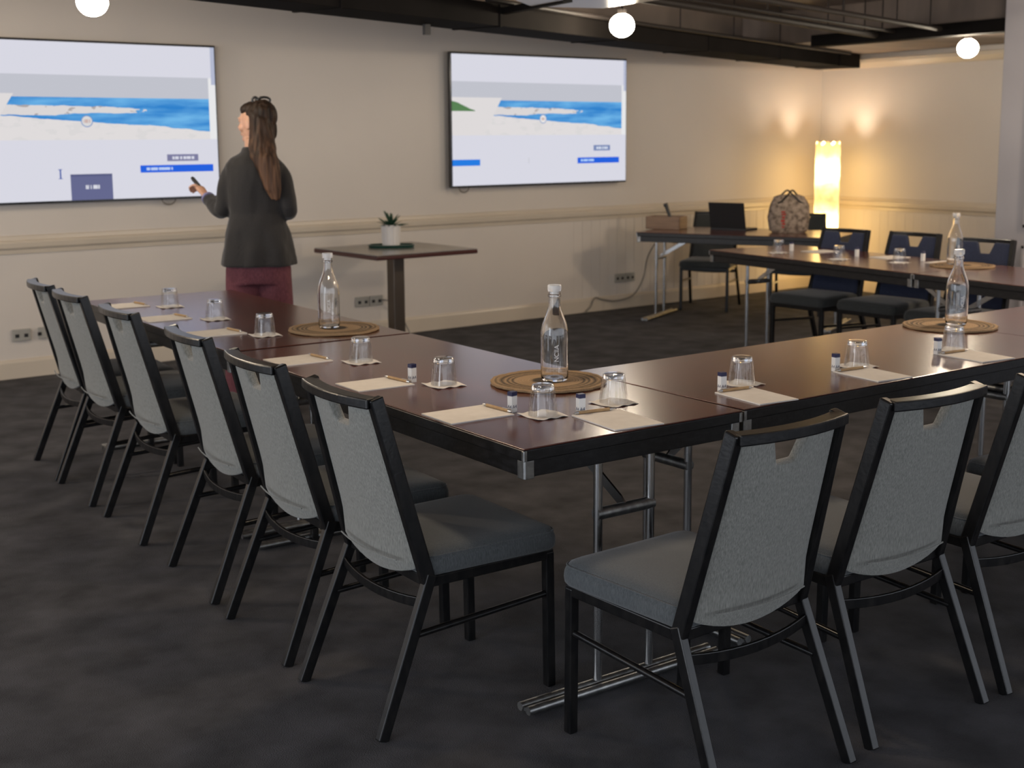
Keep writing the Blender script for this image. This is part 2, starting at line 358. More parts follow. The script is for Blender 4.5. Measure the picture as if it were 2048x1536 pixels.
# ---------------------------------------------------------------- screens
def screen_mat(name, layers, strength=1.0):
    m = bpy.data.materials.new(name); m.use_nodes = True; nt = m.node_tree; N = nt.nodes; L = nt.links; N.clear()
    out = N.new('ShaderNodeOutputMaterial'); em = N.new('ShaderNodeEmission'); em.inputs[1].default_value = strength
    tc = N.new('ShaderNodeTexCoord'); sp = N.new('ShaderNodeSeparateXYZ'); L.new(tc.outputs['Object'], sp.inputs[0])
    def math_(op, a, b=None, c=None):
        n = N.new('ShaderNodeMath'); n.operation = op
        for i, v in enumerate((a, b, c)):
            if v is None: continue
            if isinstance(v, (int, float)): n.inputs[i].default_value = v
            else: L.new(v, n.inputs[i])
        return n.outputs[0]
    u = math_('MULTIPLY_ADD', sp.outputs[0], 1/1.86, .5)
    v = math_('MULTIPLY_ADD', sp.outputs[2], -1/1.04, .5)
    def nz(sx, sz, detail=4):
        mp = N.new('ShaderNodeMapping'); mp.inputs['Scale'].default_value = (sx, 1, sz); L.new(tc.outputs['Object'], mp.inputs[0])
        n = N.new('ShaderNodeTexNoise'); n.inputs['Scale'].default_value = 1; n.inputs['Detail'].default_value = detail; L.new(mp.outputs[0], n.inputs['Vector'])
        return n.outputs['Fac']
    def mul(*a):
        r = a[0]
        for x in a[1:]: r = math_('MULTIPLY', r, x)
        return r
    gt = lambda a, b: math_('GREATER_THAN', a, b)
    lt = lambda a, b: math_('LESS_THAN', a, b)
    rect = lambda a, b, c, d: mul(gt(u, a), lt(u, b), gt(v, c), lt(v, d))
    state = {}
    def mix(mask, colr):
        mx = N.new('ShaderNodeMix'); mx.data_type = 'RGBA'
        L.new(mask, mx.inputs[0])
        if state: L.new(state['c'], mx.inputs[6])
        else: mx.inputs[6].default_value = (.685, .685, .765, 1)
        if isinstance(colr, tuple): mx.inputs[7].default_value = (*colr, 1)
        else: L.new(colr, mx.inputs[7])
        state['c'] = mx.outputs[2]
    img = rect(-.1, .972, .205, .615)
    mix(img, (.53, .54, .60))
    n1 = math_('SUBTRACT', nz(3, 9), .5); n2 = math_('SUBTRACT', nz(9, 24), .5)
    vv = math_('MULTIPLY_ADD', n1, .07, v)
    sea = mul(img, gt(v, .345))
    mxs = N.new('ShaderNodeValToRGB'); L.new(nz(2.5, 16), mxs.inputs[0])
    mxs.color_ramp.elements[0].color = (.03, .22, .60, 1); mxs.color_ramp.elements[1].color = (.16, .46, .80, 1)
    mxs.color_ramp.elements[0].position = .35; mxs.color_ramp.elements[1].position = .68
    mix(sea, mxs.outputs[0])
    # foreshore: everything below a sloping line is pale sand and foam
    beach = mul(img, gt(vv, math_('MULTIPLY_ADD', u, .13, .43)))
    mix(beach, (.74, .71, .71))
    mix(mul(beach, gt(math_('MULTIPLY_ADD', n2, 1, 0), .07)), (.70, .68, .68))
    # rock shelf
    rl = math_('MULTIPLY_ADD', u, .035, .385)
    shelf = mul(img, gt(vv, rl), lt(vv, math_('MULTIPLY_ADD', u, -.03, .462)), lt(math_('MULTIPLY_ADD', n2, .25, u), .72))
    mix(shelf, (.70, .67, .67))
    mix(mul(shelf, gt(n2, .09)), (.42, .38, .38))
    head = mul(img, gt(v, .325), lt(v, .62), lt(math_('MULTIPLY_ADD', v, .35, u), .38))
    mix(head, (.73, .70, .70))
    hill = mul(img, gt(math_('ADD', vv, 0.0), math_('MULTIPLY_ADD', u, .6, .355)), lt(v, .43), lt(u, .12))
    mix(hill, (.10, .22, .09))
    mix(rect(.972, 1.1, .205, .615), (.80, .80, .81))
    mix(rect(.984, 1.0, .0, .25), (.45, .48, .62))
    for kind, p, c in layers:
        if kind == 'rect': mix(rect(*p), c)
        elif kind == 'disc':
            du_ = math_('MULTIPLY', math_('SUBTRACT', u, p[0]), 1.79); dv = math_('SUBTRACT', v, p[1])
            d2 = math_('ADD', mul(du_, du_), mul(dv, dv)); mix(lt(d2, p[2]**2), c)
        elif kind == 'blur':      # unreadable soft lettering
            k = mul(rect(*p), gt(nz(70, 3, 1), .42)); mix(k, c)
    L.new(state['c'], em.inputs[0]); L.new(em.outputs[0], out.inputs[0]); return m
BL = (.02, .12, .72); GB = (.13, .14, .27)
common1 = [('disc', (.512, .496, .038), (.20, .30, .55)), ('disc', (.512, .496, .032), (.70, .69, .69)), ('blur', (.500, .524, .484, .507), (.6, .45, .42))]
common = [('disc', (.497, .487, .036), (.20, .30, .55)), ('disc', (.497, .487, .030), (.82, .80, .79)), ('blur', (.487, .507, .475, .497), (.6, .45, .42))]
S1 = common1 + [('rect', (.443, .592, .838, 1.1), GB), ('rect', (.443, .592, .834, .848), (.10, .11, .22)), ('blur', (.495, .545, .905, .93), (.68, .69, .76)),
     ('rect', (.697, .979, .785, .833), BL), ('blur', (.72, .82, .80, .818), (.50, .62, .88)), ('rect', (.80, .921, .715, .760), (.20, .20, .34)),
     ('blur', (.82, .905, .729, .748), (.68, .69, .78)), ('rect', (.4065, .4115, .80, .862), (.02, .07, .35)), ('rect', (.402, .416, .80, .804), (.02, .07, .35)), ('rect', (.402, .416, .858, .862), (.02, .07, .35))]
S2 = common + [('rect', (-.1, .145, .80, .848), (.02, .20, .75)), ('rect', (.70, .957, .80, .848), BL), ('blur', (.72, .80, .814, .832), (.45, .65, .95)),
     ('rect', (.798, .90, .70, .745), (.18, .24, .45)), ('blur', (.815, .885, .713, .733), (.7, .75, .86)), ('rect', (.413, .4155, .795, .84), (.5, .5, .52))]
def tv(t0, zc, label, layers, off=.075, sc=(1, 1, 1)):
    c = wp(t0, zc, off); t = thing('wall_screen', label, 'screen', c, TH, 'wall screens showing a seaside web page')
    MB().box((0, .020, 0), (1.885, .036, 1.07)).build('housing', M['bezel'], t, bevel=.006)
    MB().box((0, -.0015, 0), (1.86, .004, 1.04)).build('display', screen_mat('screen_page', layers, 1.0), t)
    MB().box((0, .056, -.05), (.7, .036, .45)).build('wall_mount', M['black'], t)
    pts = [(-.05 + .05*math.cos(k*PI/8), .03, -.53-.045*math.sin(k*PI/8)) for k in range(9)]
    MB().tube([(p[0]+(.62 if layers is S1 else -.75), p[1], p[2]) for p in pts], .006, 8).build('cable_loop', M['cable'], t)
    t.scale = sc; return t
tv(.738, 1.611, 'large lit wall screen on the left, behind the standing person', S1, sc=(.98, 1, .952))
tv(4.495, 1.628, 'large lit wall screen on the right, above the small side table', S2, .10, (.975, 1, .97))

# ---------------------------------------------------------------- folding tables
H = .7315; TW = .757; TL = 1.807
def folding_table(name, label, loc, rz, L=TL, Wd=TW, group=None):
    t = thing(name, label, 'table', loc, rz, group)
    tt = MB().boxb((0.0, 0.0, H-.004), (Wd, L, H)).build('tabletop', M['laminate'], t, bevel=.0015)
    MB().boxb((0, 0, H-.034), (Wd, L, H-.0041)).build('edge_band', M['band'], tt, bevel=.003)
    ap = MB(); i = .010; h0, h1 = H-.078, H-.034
    ap.boxb((i, i, h0), (Wd-i, i+.02, h1)); ap.boxb((i, L-i-.02, h0), (Wd-i, L-i, h1))
    ap.boxb((i, i, h0), (i+.02, L-i, h1)); ap.boxb((Wd-i-.02, i, h0), (Wd-i, L-i, h1))
    ap.build('apron', M['band'], t, bevel=.002)
    for x in (0, 1):
        for y in (0, 1):
            cx = x*Wd; cy = y*L; s = 1 if not x else -1; q = 1 if not y else -1
            g = MB()
            g.boxb((cx+s*.004, cy+q*.006, h0-.003), (cx+s*.012, cy+q*.035, h1)); g.boxb((cx+s*.006, cy+q*.004, h0-.003), (cx+s*.035, cy+q*.012, h1))
            g.boxb((cx-s*.001, cy-q*.001, h1), (cx+s*.010, cy+q*.010, H-.006))
            g.build('corner_guard', M['steel'], t, bevel=.002)
    for e, sg in ((.062, 1), (L-.062, -1)):
        for x in (Wd/2-.092, Wd/2+.092):
            MB().tube([(x, e, H-.05), (x, e, .45), (x-.004*sg*0, e, .035)], .0125, 14).build('leg', M['chrome'], t, smooth=True)
        f = MB()
        for dy in (-.018, .018): f.tube([(.04, e+dy, .017), (Wd-.04, e+dy, .017)], .012, 10)
        f.boxb((.045, e-.018, .008), (Wd-.045, e+.018, .018))
        f.build('foot', M['steel'], t, smooth='auto')
        MB().tube([(Wd/2-.10, e, .50), (Wd/2+.10, e, .50)], .017, 12).build('crossbar', M['steel'], t, smooth=True)
        MB().bar([(Wd/2, e, .50), (Wd/2, e+.02*sg, .52), (Wd/2, e+sg*.30, H-.05)], .028, .006, (1, 0, 0)).build('brace', M['chrome'], t)
        MB().tube([(Wd/2-.2, e, H-.055), (Wd/2+.2, e, H-.055)], .012, 10).build('hinge_bar', M['steel'], t, smooth=True)
    return t
GT = 'folding tables of the U-shaped setting'
folding_table('folding_table', 'brown folding table with the near corner, under three glasses', (0, 0, 0), 0, group=GT)
folding_table('folding_table', 'far brown folding table of the left row, nearest the standing person', (.003, TL+.032, 0), -.015, TL+.025, group=GT)
folding_table('folding_table', 'brown folding table in front of the two chairs at lower right', (TW+.002, TW+.008, 0), -PI/2+.02, group=GT)
folding_table('folding_table', 'brown folding table running off the right edge of the photo', (TW+TL+.006, TW+.008+.037, 0), -PI/2+.02, 1.4, group=GT)
RZ = .10   # tilt of the far right arm
def ra(x, y): return (4.292 + x*math.cos(RZ) + (y-3.808)*math.sin(RZ)*1.0, 3.808 + (y-3.808)*math.cos(RZ) - x*math.sin(RZ)*-1*0 + x*0.0)
def place_arm(dist, L, label):
    # table whose far-left corner lies dist metres down the arm
    d = Vector((-math.sin(-RZ)*-1, -math.cos(RZ), 0))
    o = Vector((4.295, 3.808, 0)) + d*(dist+L)
    return folding_table('folding_table', label, (o.x, o.y, 0), -RZ, L, TW, group=GT)
place_arm(0, TL, 'brown folding table on the far right side with three dark chairs behind it')
place_arm(TL+.01, 1.05, 'short brown folding table at the far right, cut by the photo edge')
FT = Vector((4.99, 5.37, 0)); fd = Vector((.45, -.893, 0)); fe = Vector((.893, .45, 0))
o_ = FT + fd*1.62
folding_table('folding_table', 'brown folding table against the far wall carrying the laptop and bag', (o_.x, o_.y, 0), math.atan2(fe.y, fe.x), 1.62)

# ---------------------------------------------------------------- chairs
def make_chair(label, mb_, ms_, group, name='stacking_chair'):
    t = thing(name, label, 'chair', (0, 0, 0), 0, group)
    yb = lambda z: -.205 - (z-.39)*.119/.47
    hwz = lambda z: .192 - (z-.40)*.026/.45
    # seat
    sm = MB(); n = 10; rings = []
    def outline(k, z, extra=0):
        pts = []
        for (cx, cy, a0) in ((.185, .175, 0), (-.185, .175, 90), (-.175, -.175, 180), (.175, -.175, 270)):
            for j in range(6):
                a = math.radians(a0 + j*18); r = .035*k
                pts.append((cx + (r+extra)*math.cos(a) - (0), cy + (r+extra)*math.sin(a), z))
        return pts
    def scaled(sc, z, dome=0):
        return [(x*sc, y*sc, z + dome) for x, y, _ in outline(1, 0)]
    rings = [scaled(.975, .393), scaled(1.0, .400), scaled(1.008, .414), scaled(1.003, .428), scaled(.985, .440), scaled(.955, .449), scaled(.90, .4555), scaled(.78, .460), scaled(.5, .464), scaled(.2, .466)]
    sm.rings(rings); seat = sm.build('seat', ms_, t, smooth=True)
    pm = MB(); pr = scaled(.982, .4435); pm.tube(pr + [pr[0], pr[1]], .0022, 6); pm.build('piping', ms_, seat, smooth=True)
    # upholstered back with the hand notch at the top
    bm = bmesh.new(); grid = {}
    zt = .841; zn = .772
    cols = [('l', k/5) for k in range(6)] + [('m', k/4) for k in range(1, 4)] + [('r', k/5) for k in range(6)]
    rows = [k/9*.8 for k in range(10)] + [.8+.2*k/3 for k in range(1, 4)]
    def P(col, t_):
        zz_ = zn if t_ > .8 else None
        nbw = .034 + (max(0, t_-.8)/.2)*.026
        def X(z):
            h = hwz(z)
            if col[0] == 'l': return -h + (h-nbw)*col[1]
            if col[0] == 'r': return nbw + (h-nbw)*col[1]
            return -nbw + 2*nbw*col[1]
        x = X(.6); zb = .372 + .046*(x/.19)**2
        z = zb + (zn-zb)*(t_/.8) if t_ <= .8 else zn + (zt-zn)*(t_-.8)/.2
        x = X(z)
        bul = -.024*(1-(x/.2)**2) - .014*math.exp(-((z-.41)/.055)**2)
        return (x, yb(z)+bul, z)
    for i, c in enumerate(cols):
        for j, r in enumerate(rows):
            if c[0] == 'm' and r > .8001: continue
            grid[i, j] = bm.verts.new(P(c, r))
    for i in range(len(cols)-1):
        for j in range(len(rows)-1):
            q = [grid.get(k) for k in ((i, j), (i+1, j), (i+1, j+1), (i, j+1))]
            if all(q): bm.faces.new(q)
    bmesh.ops.recalc_face_normals(bm, faces=bm.faces)
    bmesh.ops.solidify(bm, geom=bm.faces[:], thickness=.030)
    bb = MB(); bb.bm = bm
    back = bb.build('backrest', mb_, t, smooth=True, bevel=.008, bseg=2, ang=50)
    sl = MB(); sl.tube([(x, yb(.430)-.024*(1-(x/.2)**2)-.014-.0185, (.430+.006*(x/.19)**2)) for x in [-.15+.030*k for k in range(11)]], .0022, 6)
    sl.build('seam', mb_, back, smooth=True)
    fr = MB()
    top = [(x, yb(.86)-.004-.026*(1-(x/.175)**2), .853) for x in [-.175+.035*k for k in range(11)]]
    fr.bar(top, .044, .026)
    for s in (-1, 1): fr.bar([(s*.205, -.197, .375), (s*.174, yb(.86)+.0, .866)], .026, .038, (0, 1, 0))
    fr.build('back_frame', M['chairframe'], t, bevel=.004)
    for s in (-1, 1):
        MB().bar([(s*.200, .183, .385), (s*.200, .188, 0)], .026, .026, (0, 1, 0)).build('leg', M['chairframe'], t, bevel=.003)
        MB().bar([(s*.206, -.192, .40), (s*.222, -.352, 0)], .024, .030, (0, 1, 0)).build('leg', M['chairframe'], t, bevel=.003)
        MB().tube([(s*.206, -.25, .246), (s*.20, .18, .268)], .009, 10).build('stretcher', M['chairframe'], t, smooth=True)
    sf = MB()
    for s in (-1, 1): sf.bar([(s*.200, -.20, .379), (s*.200, .195, .379)], .024, .028)
    sf.bar([(-.2, .186, .379), (.2, .186, .379)], .024, .028); sf.bar([(-.2, -.195, .379), (.2, -.195, .379)], .024, .028)
    sf.build('seat_frame', M['chairframe'], t, bevel=.003)
    MB().bar([(x, -.222-.024*(1-(x/.205)**2), .330-.012*(1-(x/.205)**2)) for x in [-.205+.041*k for k in range(11)]], .009, .026).build('rear_brace', M['chairframe'], t, bevel=.002)
    return t
GL = 'grey chairs along the left tables'; GR = 'grey chairs along the near right tables'; GN = 'dark chairs behind the far right tables'
grey = make_chair('x', M['backfab'], M['seatfab'], GL)
grey['label'] = 'grey fabric chair with a fully visible seat, beside the near table corner'
grey.location = (0.018, .372, 0); grey.rotation_euler = (0, 0, -1.575)
for (x, y, a, lab, g) in [
    (.031, .928, -.027, 'grey fabric chair just behind the one beside the near table corner', GL),
    (.060, 1.515, -.050, 'grey fabric chair third from the near table corner in the left row', GL),
    (.074, 2.263, -.019, 'grey fabric chair fourth from the near table corner in the left row', GL),
    (.077, 2.895, -.004, 'grey fabric chair second from the far end of the left row', GL),
    (.092, 3.365, -.062, 'grey fabric chair at the far end of the left row, nearest the wall', GL)]:
    dup(grey, (x, y, 0), -PI/2+a, lab, g)
for (x, y, a, lab) in [
    (.287, -.266, .04, 'grey fabric chair at the front, its back turned to us, right of the near corner'),
    (.845, -.246, -.006, 'grey fabric chair at the lower right, second from the near corner, with pale-lit top rail'),
    (1.385, -.252, .0, 'grey fabric chair cut by the right edge of the photo'),
    (1.95, -.25, .0, 'grey fabric chair mostly outside the photo, its seat front showing under the right table')]:
    dup(grey, (x, y, 0), a, lab, GR)
dark = make_chair('dark navy fabric chair behind the far right table, nearest the floor lamp', M['navyfab'], M['darkseat'], GN)
dark.location = (4.735, 3.255, 0); dark.rotation_euler = (0, 0, PI/2+.07)
dup(dark, (4.809, 2.745, 0), PI/2+.07, 'dark navy fabric chair in the middle of three behind the far right table', GN)
dup(dark, (4.727, 2.161, 0), PI/2+.07, 'dark navy fabric chair in front of the pale partition wall', GN)
fdir = Vector((-.815, -.58, 0)); az = math.atan2(fdir.y, fdir.x) - PI/2
bk = make_chair('black chair behind the laptop on the far wall table', M['darkseat'], M['darkseat'], 'black chairs behind the far wall table')
bk.location = (6.02, 5.60, 0); bk.rotation_euler = (0, 0, az)
bk2 = dup(bk, (6.42, 4.93, 0), az, 'black chair between the patterned bag and the floor lamp')
bk.scale = bk2.scale = (1, 1, .955)

# ---------------------------------------------------------------- table ware
def tumbler(label, loc, group):
    t = thing('water_glass', label, 'glass', loc, random.uniform(0, 1), group)
    # upside down tumbler, thick base on top
    prof = [(.0395, .0), (.0415, .0008), (.0405, .012), (.0375, .040), (.0345, .066), (.0325, .080), (.0305, .0845), (.0285, .0855), (.006, .0845), (.0008, .0842)]
    inner = [(.0008, .069), (.020, .070), (.0285, .066), (.0312, .055), (.0345, .030), (.0378, .006), (.0395, .0)]
    mb = MB(); ring = prof + inner
    rings = []; seg = 40
    for k, (r, z) in enumerate(ring):
        fl_ = .018 if (k in (4, 5, 6)) else (.010 if k == 3 else 0)
        rings.append([(r*(1+fl_*math.cos(10*2*PI*i/seg))*math.cos(2*PI*i/seg), r*(1+fl_*math.cos(10*2*PI*i/seg))*math.sin(2*PI*i/seg), z) for i in range(seg)])
    mb.rings(rings[:len(prof)], cap=False); mb.rings(rings[len(prof)-0:], cap=False)
    bmesh.ops.remove_doubles(mb.bm, verts=mb.bm.verts, dist=.00005)
    bmesh.ops.holes_fill(mb.bm, edges=[e for e in mb.bm.edges if len(e.link_faces) == 1], sides=60)
    body = mb.build('glass_body', M['thin'], t, smooth=True)
    b2 = MB(); b2.lathe([(.001, .0710), (.019, .0708), (.0285, .0685), (.0312, .0715), (.0312, .0765), (.0296, .0822), (.0278, .0838), (.001, .0834)], 40, cap=True)
    b2.build('thick_base', M['glass'], t, smooth=True); return t
def coaster(label, loc, rz, group):
    bm = bmesh.new(); n = 14; s = .052; v = {}
    for i in range(n+1):
        for j in range(n+1):
            x = (i/n*2-1)*s; y = (j/n*2-1)*s; e = max(abs(i/n*2-1), abs(j/n*2-1))
            z = .0020 + (.0016*(1+math.sin(x*150+y*60)) if e > .85 else .0)
            v[i, j] = (bm.verts.new((x, y, z)), bm.verts.new((x, y, z-.0012)))
    for i in range(n):
        for j in range(n):
            for k in (0, 1): bm.faces.new((v[i, j][k], v[i+1, j][k], v[i+1, j+1][k], v[i, j+1][k]))
        for q in ((0, i, 0, i+1), (n, i, n, i+1), (i, 0, i+1, 0), (i, n, i+1, n)):
            a_, b_ = v[q[0], q[1]], v[q[2], q[3]]; bm.faces.new((a_[0], b_[0], b_[1], a_[1]))
    mb = MB(); mb.bm = bm; o = mb.build('paper_coaster', M['paper'], None, smooth=False, loc=loc, rz=rz)
    return tag(o, label, 'coaster', group)
def notepad(label, c, d, rz, group):
    o = MB().box((0, 0, .0022), (d[0], d[1], .0036)).build('notepad', M['paper'], None, loc=(c[0], c[1], H), rz=rz)
    return tag(o, label, 'notepad', group)
def pen(label, c, rz, group, z=H+.0042):
    t = thing('ballpoint_pen', label, 'pen', (c[0], c[1], z), rz, group)
    MB().tube([(-.055, 0, .0045), (.045, 0, .0045)], .0045, 10).build('barrel', M['kraft'], t, smooth=True)
    MB().tube([(.045, 0, .0045), (.058, 0, .0045), (.066, 0, .0043)], [.0044, .003, .001], 10).build('tip', M['chrome'], t, smooth=True)
    c_ = MB(); c_.tube([(-.055, 0, .0045), (-.062, 0, .0045), (-.069, 0, .0045)], [.004, .004, .0028], 10); c_.box((-.045, 0, .0098), (.032, .004, .0014)); c_.build('clip', M['chrome'], t)
    return t
txt_mesh = None
def mintbox(label, c, rz, group, z=H):
    global txt_mesh
    t = thing('mint_carton', label, 'carton', (c[0], c[1], z), rz, group)
    MB().box((0, 0, .0235), (.021, .019, .047)).build('carton_body', M['white'], t, bevel=.0008, bseg=1)
    tp = MB(); tp.box((0, 0, .053), (.0212, .0192, .012)); tp.build('carton_top', M['navy'], t, bevel=.0008, bseg=1)
    if txt_mesh is None:
        cu = bpy.data.curves.new('mark', 'FONT'); cu.body = 'A4'; cu.size = .014; cu.align_x = 'CENTER'; cu.extrude = .0002
        to = bpy.data.objects.new('mark', cu); COL.objects.link(to); bpy.context.view_layer.update()
        txt_mesh = bpy.data.meshes.new_from_object(to.evaluated_get(bpy.context.evaluated_depsgraph_get()))
        bpy.data.objects.remove(to); txt_mesh.materials.clear(); txt_mesh.materials.append(M['navy'])
    for a, d in ((0, .0096), (-PI/2, .0106)):
        mk = bpy.data.objects.new('printed_mark', txt_mesh); COL.objects.link(mk); mk.parent = t
        mk.rotation_euler = (PI/2, 0, a); mk.location = (math.sin(a)*d, -math.cos(a)*d, .012)
    return t
GG = 'upturned glasses on the tables'; GCo = 'paper coasters under the glasses'; GPp = 'white notepads on the tables'; GPe = 'kraft pens on the notepads'; GB_ = 'small mint cartons on the tables'
seats = [
 # glass xy, where, pad centre, pad dims, pen centre, pen rot, carton
 ((.268, .282), 'at the near table corner, left one', (.105, .413), (.205, .160), (.203, .415), PI/2+.05, (.228, .372), .15, 0),
 ((.285, .822), 'second from the near corner along the left tables', (.115, .957), (.195, .160), (.198, .965), PI/2+.1, (.232, .925), .15, 0),
 ((.278, 1.345), 'third from the near corner along the left tables', (.118, 1.507), (.190, .165), (.195, 1.505), PI/2+.1, None, 0, 0),
 ((.271, 2.115), 'nearest the carafe of the left tables', (.140, 2.285), (.190, .165), (.212, 2.29), PI/2+.1, None, 0, 0),
 ((.291, 2.665), 'second from the far end of the left tables', (.125, 2.825), (.190, .165), (.200, 2.835), PI/2+.15, None, 0, 0),
 ((.286, 3.188), 'at the far end of the left tables', (.125, 3.345), (.190, .165), (.200, 3.355), PI/2+.15, None, 0, 0),
 ((.530, .292), 'at the near table corner, right one', (.394, .113), (.158, .213), (.400, .214), .05-.18, (.362, .232), -.15, 1),
 ((1.032, .275), 'in front of the chair that shows its back', (.927, .112), (.145, .205), (.935, .200), -.1, (.905, .232), -.15, 1),
 ((1.555, .262), 'second along the near right tables', (1.476, .132), (.150, .200), (1.480, .215), -.1, (1.434, .248), -.15, 1),
 ((2.088, .272), 'near the right edge beside the round mat', (2.033, .140), (.160, .195), (2.030, .222), -.1, (1.975, .255), -.15, 1),
]
for (g, where, pc, pd, pn, pr, mc, ma, side) in seats:
    tumbler('clear upturned drinking glass ' + where, (g[0], g[1], H+.0035), GG)
    coaster('square white paper coaster under the glass ' + where, (g[0], g[1], H), .06 if side else -.03, GCo)
    rz = -.10 if side else -.02
    notepad('blank white notepad beside the glass ' + where, pc, pd, rz, GPp)
    pen('kraft pen by the glass ' + where, pn, pr, GPe)
    if mc: mintbox('small white carton by the glass ' + where, mc, ma, GB_, H + (.0042 if side and False else 0))
for g, mc, pc, where in (((4.47, 3.34), (4.66, 3.40), (4.76, 3.24), 'at the far end of the far right table'),
                         ((4.42, 2.79), (4.66, 2.85), (4.77, 2.68), 'in the middle of the far right table'),
                         ((4.53, 2.42), (4.74, 2.41), (4.75, 2.25), 'left of the carafe of the far right table')):
    tumbler('small upturned glass ' + where, (g[0], g[1], H+.0035), GG)
    coaster('paper coaster ' + where, (g[0], g[1], H), .1, GCo)
    mintbox('tiny carton ' + where, mc, PI, GB_)
    notepad('white notepad ' + where, pc, (.20, .15), -.10, GPp)
# round woven mats and carafes
def mat_(label, c, r=.178):
    mb = MB(); n = 96; rings = []
    for rr, z in ((.0, .0), (1.0, .0), (1.008, .004), (1.0, .008), (.93, .0085), (.9, .0105), (.86, .0085), (.62, .008), (.3, .008), (.01, .008)):
        ring = []
        for i in range(n):
            a = 2*PI*i/n; sc = (1+.022*abs(math.sin(12*a))) if rr > .95 else 1
            R = r*rr*sc if rr else .001
            wob = .002*math.sin(3*a+1)*(rr if rr < 2 else 0)
            ring.append((R*math.cos(a), R*math.sin(a), z + (abs(wob) if rr >= .9 else 0)))
        rings.append(ring)
    mb.rings(rings, cap=True)
    o = mb.build('round_placemat', M['jute'], None, smooth=True, loc=(c[0], c[1], H+.0008)); return tag(o, label, 'placemat', 'round woven mats under the carafes')
def carafe(label, c, rz=0, fill=.075):
    t = thing('water_carafe', label, 'bottle', (c[0], c[1], H+.0098), rz, 'glass carafes on the woven mats')
    outer = [(.030, .0), (.039, .002), (.043, .012), (.0435, .06), (.0435, .135), (.0425, .158), (.038, .180), (.030, .202), (.0225, .222), (.0185, .238), (.0175, .255), (.0175, .262), (.0205, .264), (.0205, .271), (.0180, .273), (.0180, .280)]
    inner = [(.0150, .280), (.0148, .255), (.0155, .238), (.0195, .221), (.0272, .200), (.0355, .178), (.0400, .157), (.0410, .135), (.0410, .06), (.0405, .016), (.036, .008), (.001, .006)]
    mb = MB(); mb.lathe([(.001, .002)] + outer + inner, 48, cap=False)
    bmesh.ops.holes_fill(mb.bm, edges=[e for e in mb.bm.edges if len(e.link_faces) == 1], sides=60)
    body = mb.build('bottle_body', M['glass'], t, smooth=True)
    cap = MB(); cap.lathe([(.001, .274), (.0145, .274), (.0145, .281), (.0205, .281), (.0215, .286), (.0215, .298), (.0200, .301), (.001, .302)], 32)
    cap.build('stopper', M['clearplastic'], t, smooth=True)
    cu = bpy.data.curves.new('lettering', 'FONT'); cu.body = 'NCIIA'; cu.size = .020; cu.extrude = .0001; cu.align_x = 'LEFT'
    to = bpy.data.objects.new('x', cu); COL.objects.link(to); bpy.context.view_layer.update()
    me = bpy.data.meshes.new_from_object(to.evaluated_get(bpy.context.evaluated_depsgraph_get())); bpy.data.objects.remove(to)
    me.materials.clear(); me.materials.append(M['etch'])
    # wrap the text round the body, reading upwards
    for v in me.vertices:
        s_, h_ = v.co.y, v.co.x
        a = -PI/2 - s_/.0438; R = .0438 + v.co.z
        v.co = Vector((R*math.cos(a), R*math.sin(a), .065 + h_))
    lo = bpy.data.objects.new('lettering', me); COL.objects.link(lo); lo.parent = body
    return t
M['clearplastic'] = mat('frosted_stopper', (.85, .85, .85), .25, 0, Transmission_Weight=.6, IOR=1.45)
M['etch'] = mat('etched_lettering', (.75, .75, .75), .7)
mat_('round woven jute mat at the near inner corner of the tables', (.567, .655))
carafe('clear glass carafe on the woven mat nearest the camera', (.580, .640), -.35)
mat_('round woven jute mat on the left tables', (.556, 2.08))
carafe('clear glass carafe on the left tables, before the side table', (.545, 2.10), -.3)
mat_('round woven jute mat at the right edge of the near tables', (2.56, .63))
carafe('clear glass carafe on the woven mat at the right edge', (2.585, .62), -.3)
mat_('round woven mat on the far right table', (4.64, 2.06))
carafe('clear glass carafe on the far right table', (4.62, 2.10), -.3)

# ---------------------------------------------------------------- side table with plant
st = thing('side_table', 'square grey-topped side table with a dark edge below the right-hand screen', 'table', (2.656, 5.213, 0), .05)
ZT = .74
t1 = MB().boxb((-.408, -.408, ZT-.006), (.408, .408, ZT)).build('tabletop', M['granite'], st, bevel=.002)
MB().boxb((-.411, -.411, ZT-.034), (.411, .411, ZT-.0065)).build('table_edge', M['dkred'], t1, bevel=.006)
MB().boxb((-.045, -.045, .02), (.045, .045, ZT-.045)).build('pedestal', M['bronze'], st, bevel=.006)
MB().boxb((-.14, -.14, ZT-.045), (.14, .14, ZT-.034)).build('top_plate', M['bronze'], st)
MB().boxb((-.25, -.25, 0), (.25, .25, .018)).build('base_plate', M['bronze'], st, bevel=.004)
tr = MB(); tr.loft([(0, 0, 0, .155, .10), (0, 0, .018, .165, .11), (0, 0, .020, .155, .10), (0, 0, .010, .15, .095)], 32, 3)
tag(tr.build('oval_tray', M['green'], None, smooth=True, loc=(2.675, 5.30, ZT), rz=-.5), 'dark green oval tray under the potted plant', 'tray')
pp = thing('potted_plant', 'small spiky green succulent in a ribbed white pot on the side table', 'plant', (2.675, 5.30, ZT+.0125))
pp.scale = (1.12, 1.12, 1.06)
pm = MB(); pm.lathe([(.05, 0), (.054, .004), (.060, .135), (.056, .137), (.054, .12), (.001, .12)], 60, flute=.03, nf=20); pm.build('pot', M['pot'], pp, smooth=True)
MB().lathe([(.053, .118), (.053, .122), (.001, .124)], 24).build('soil', M['soil'], pp)
lf = MB()
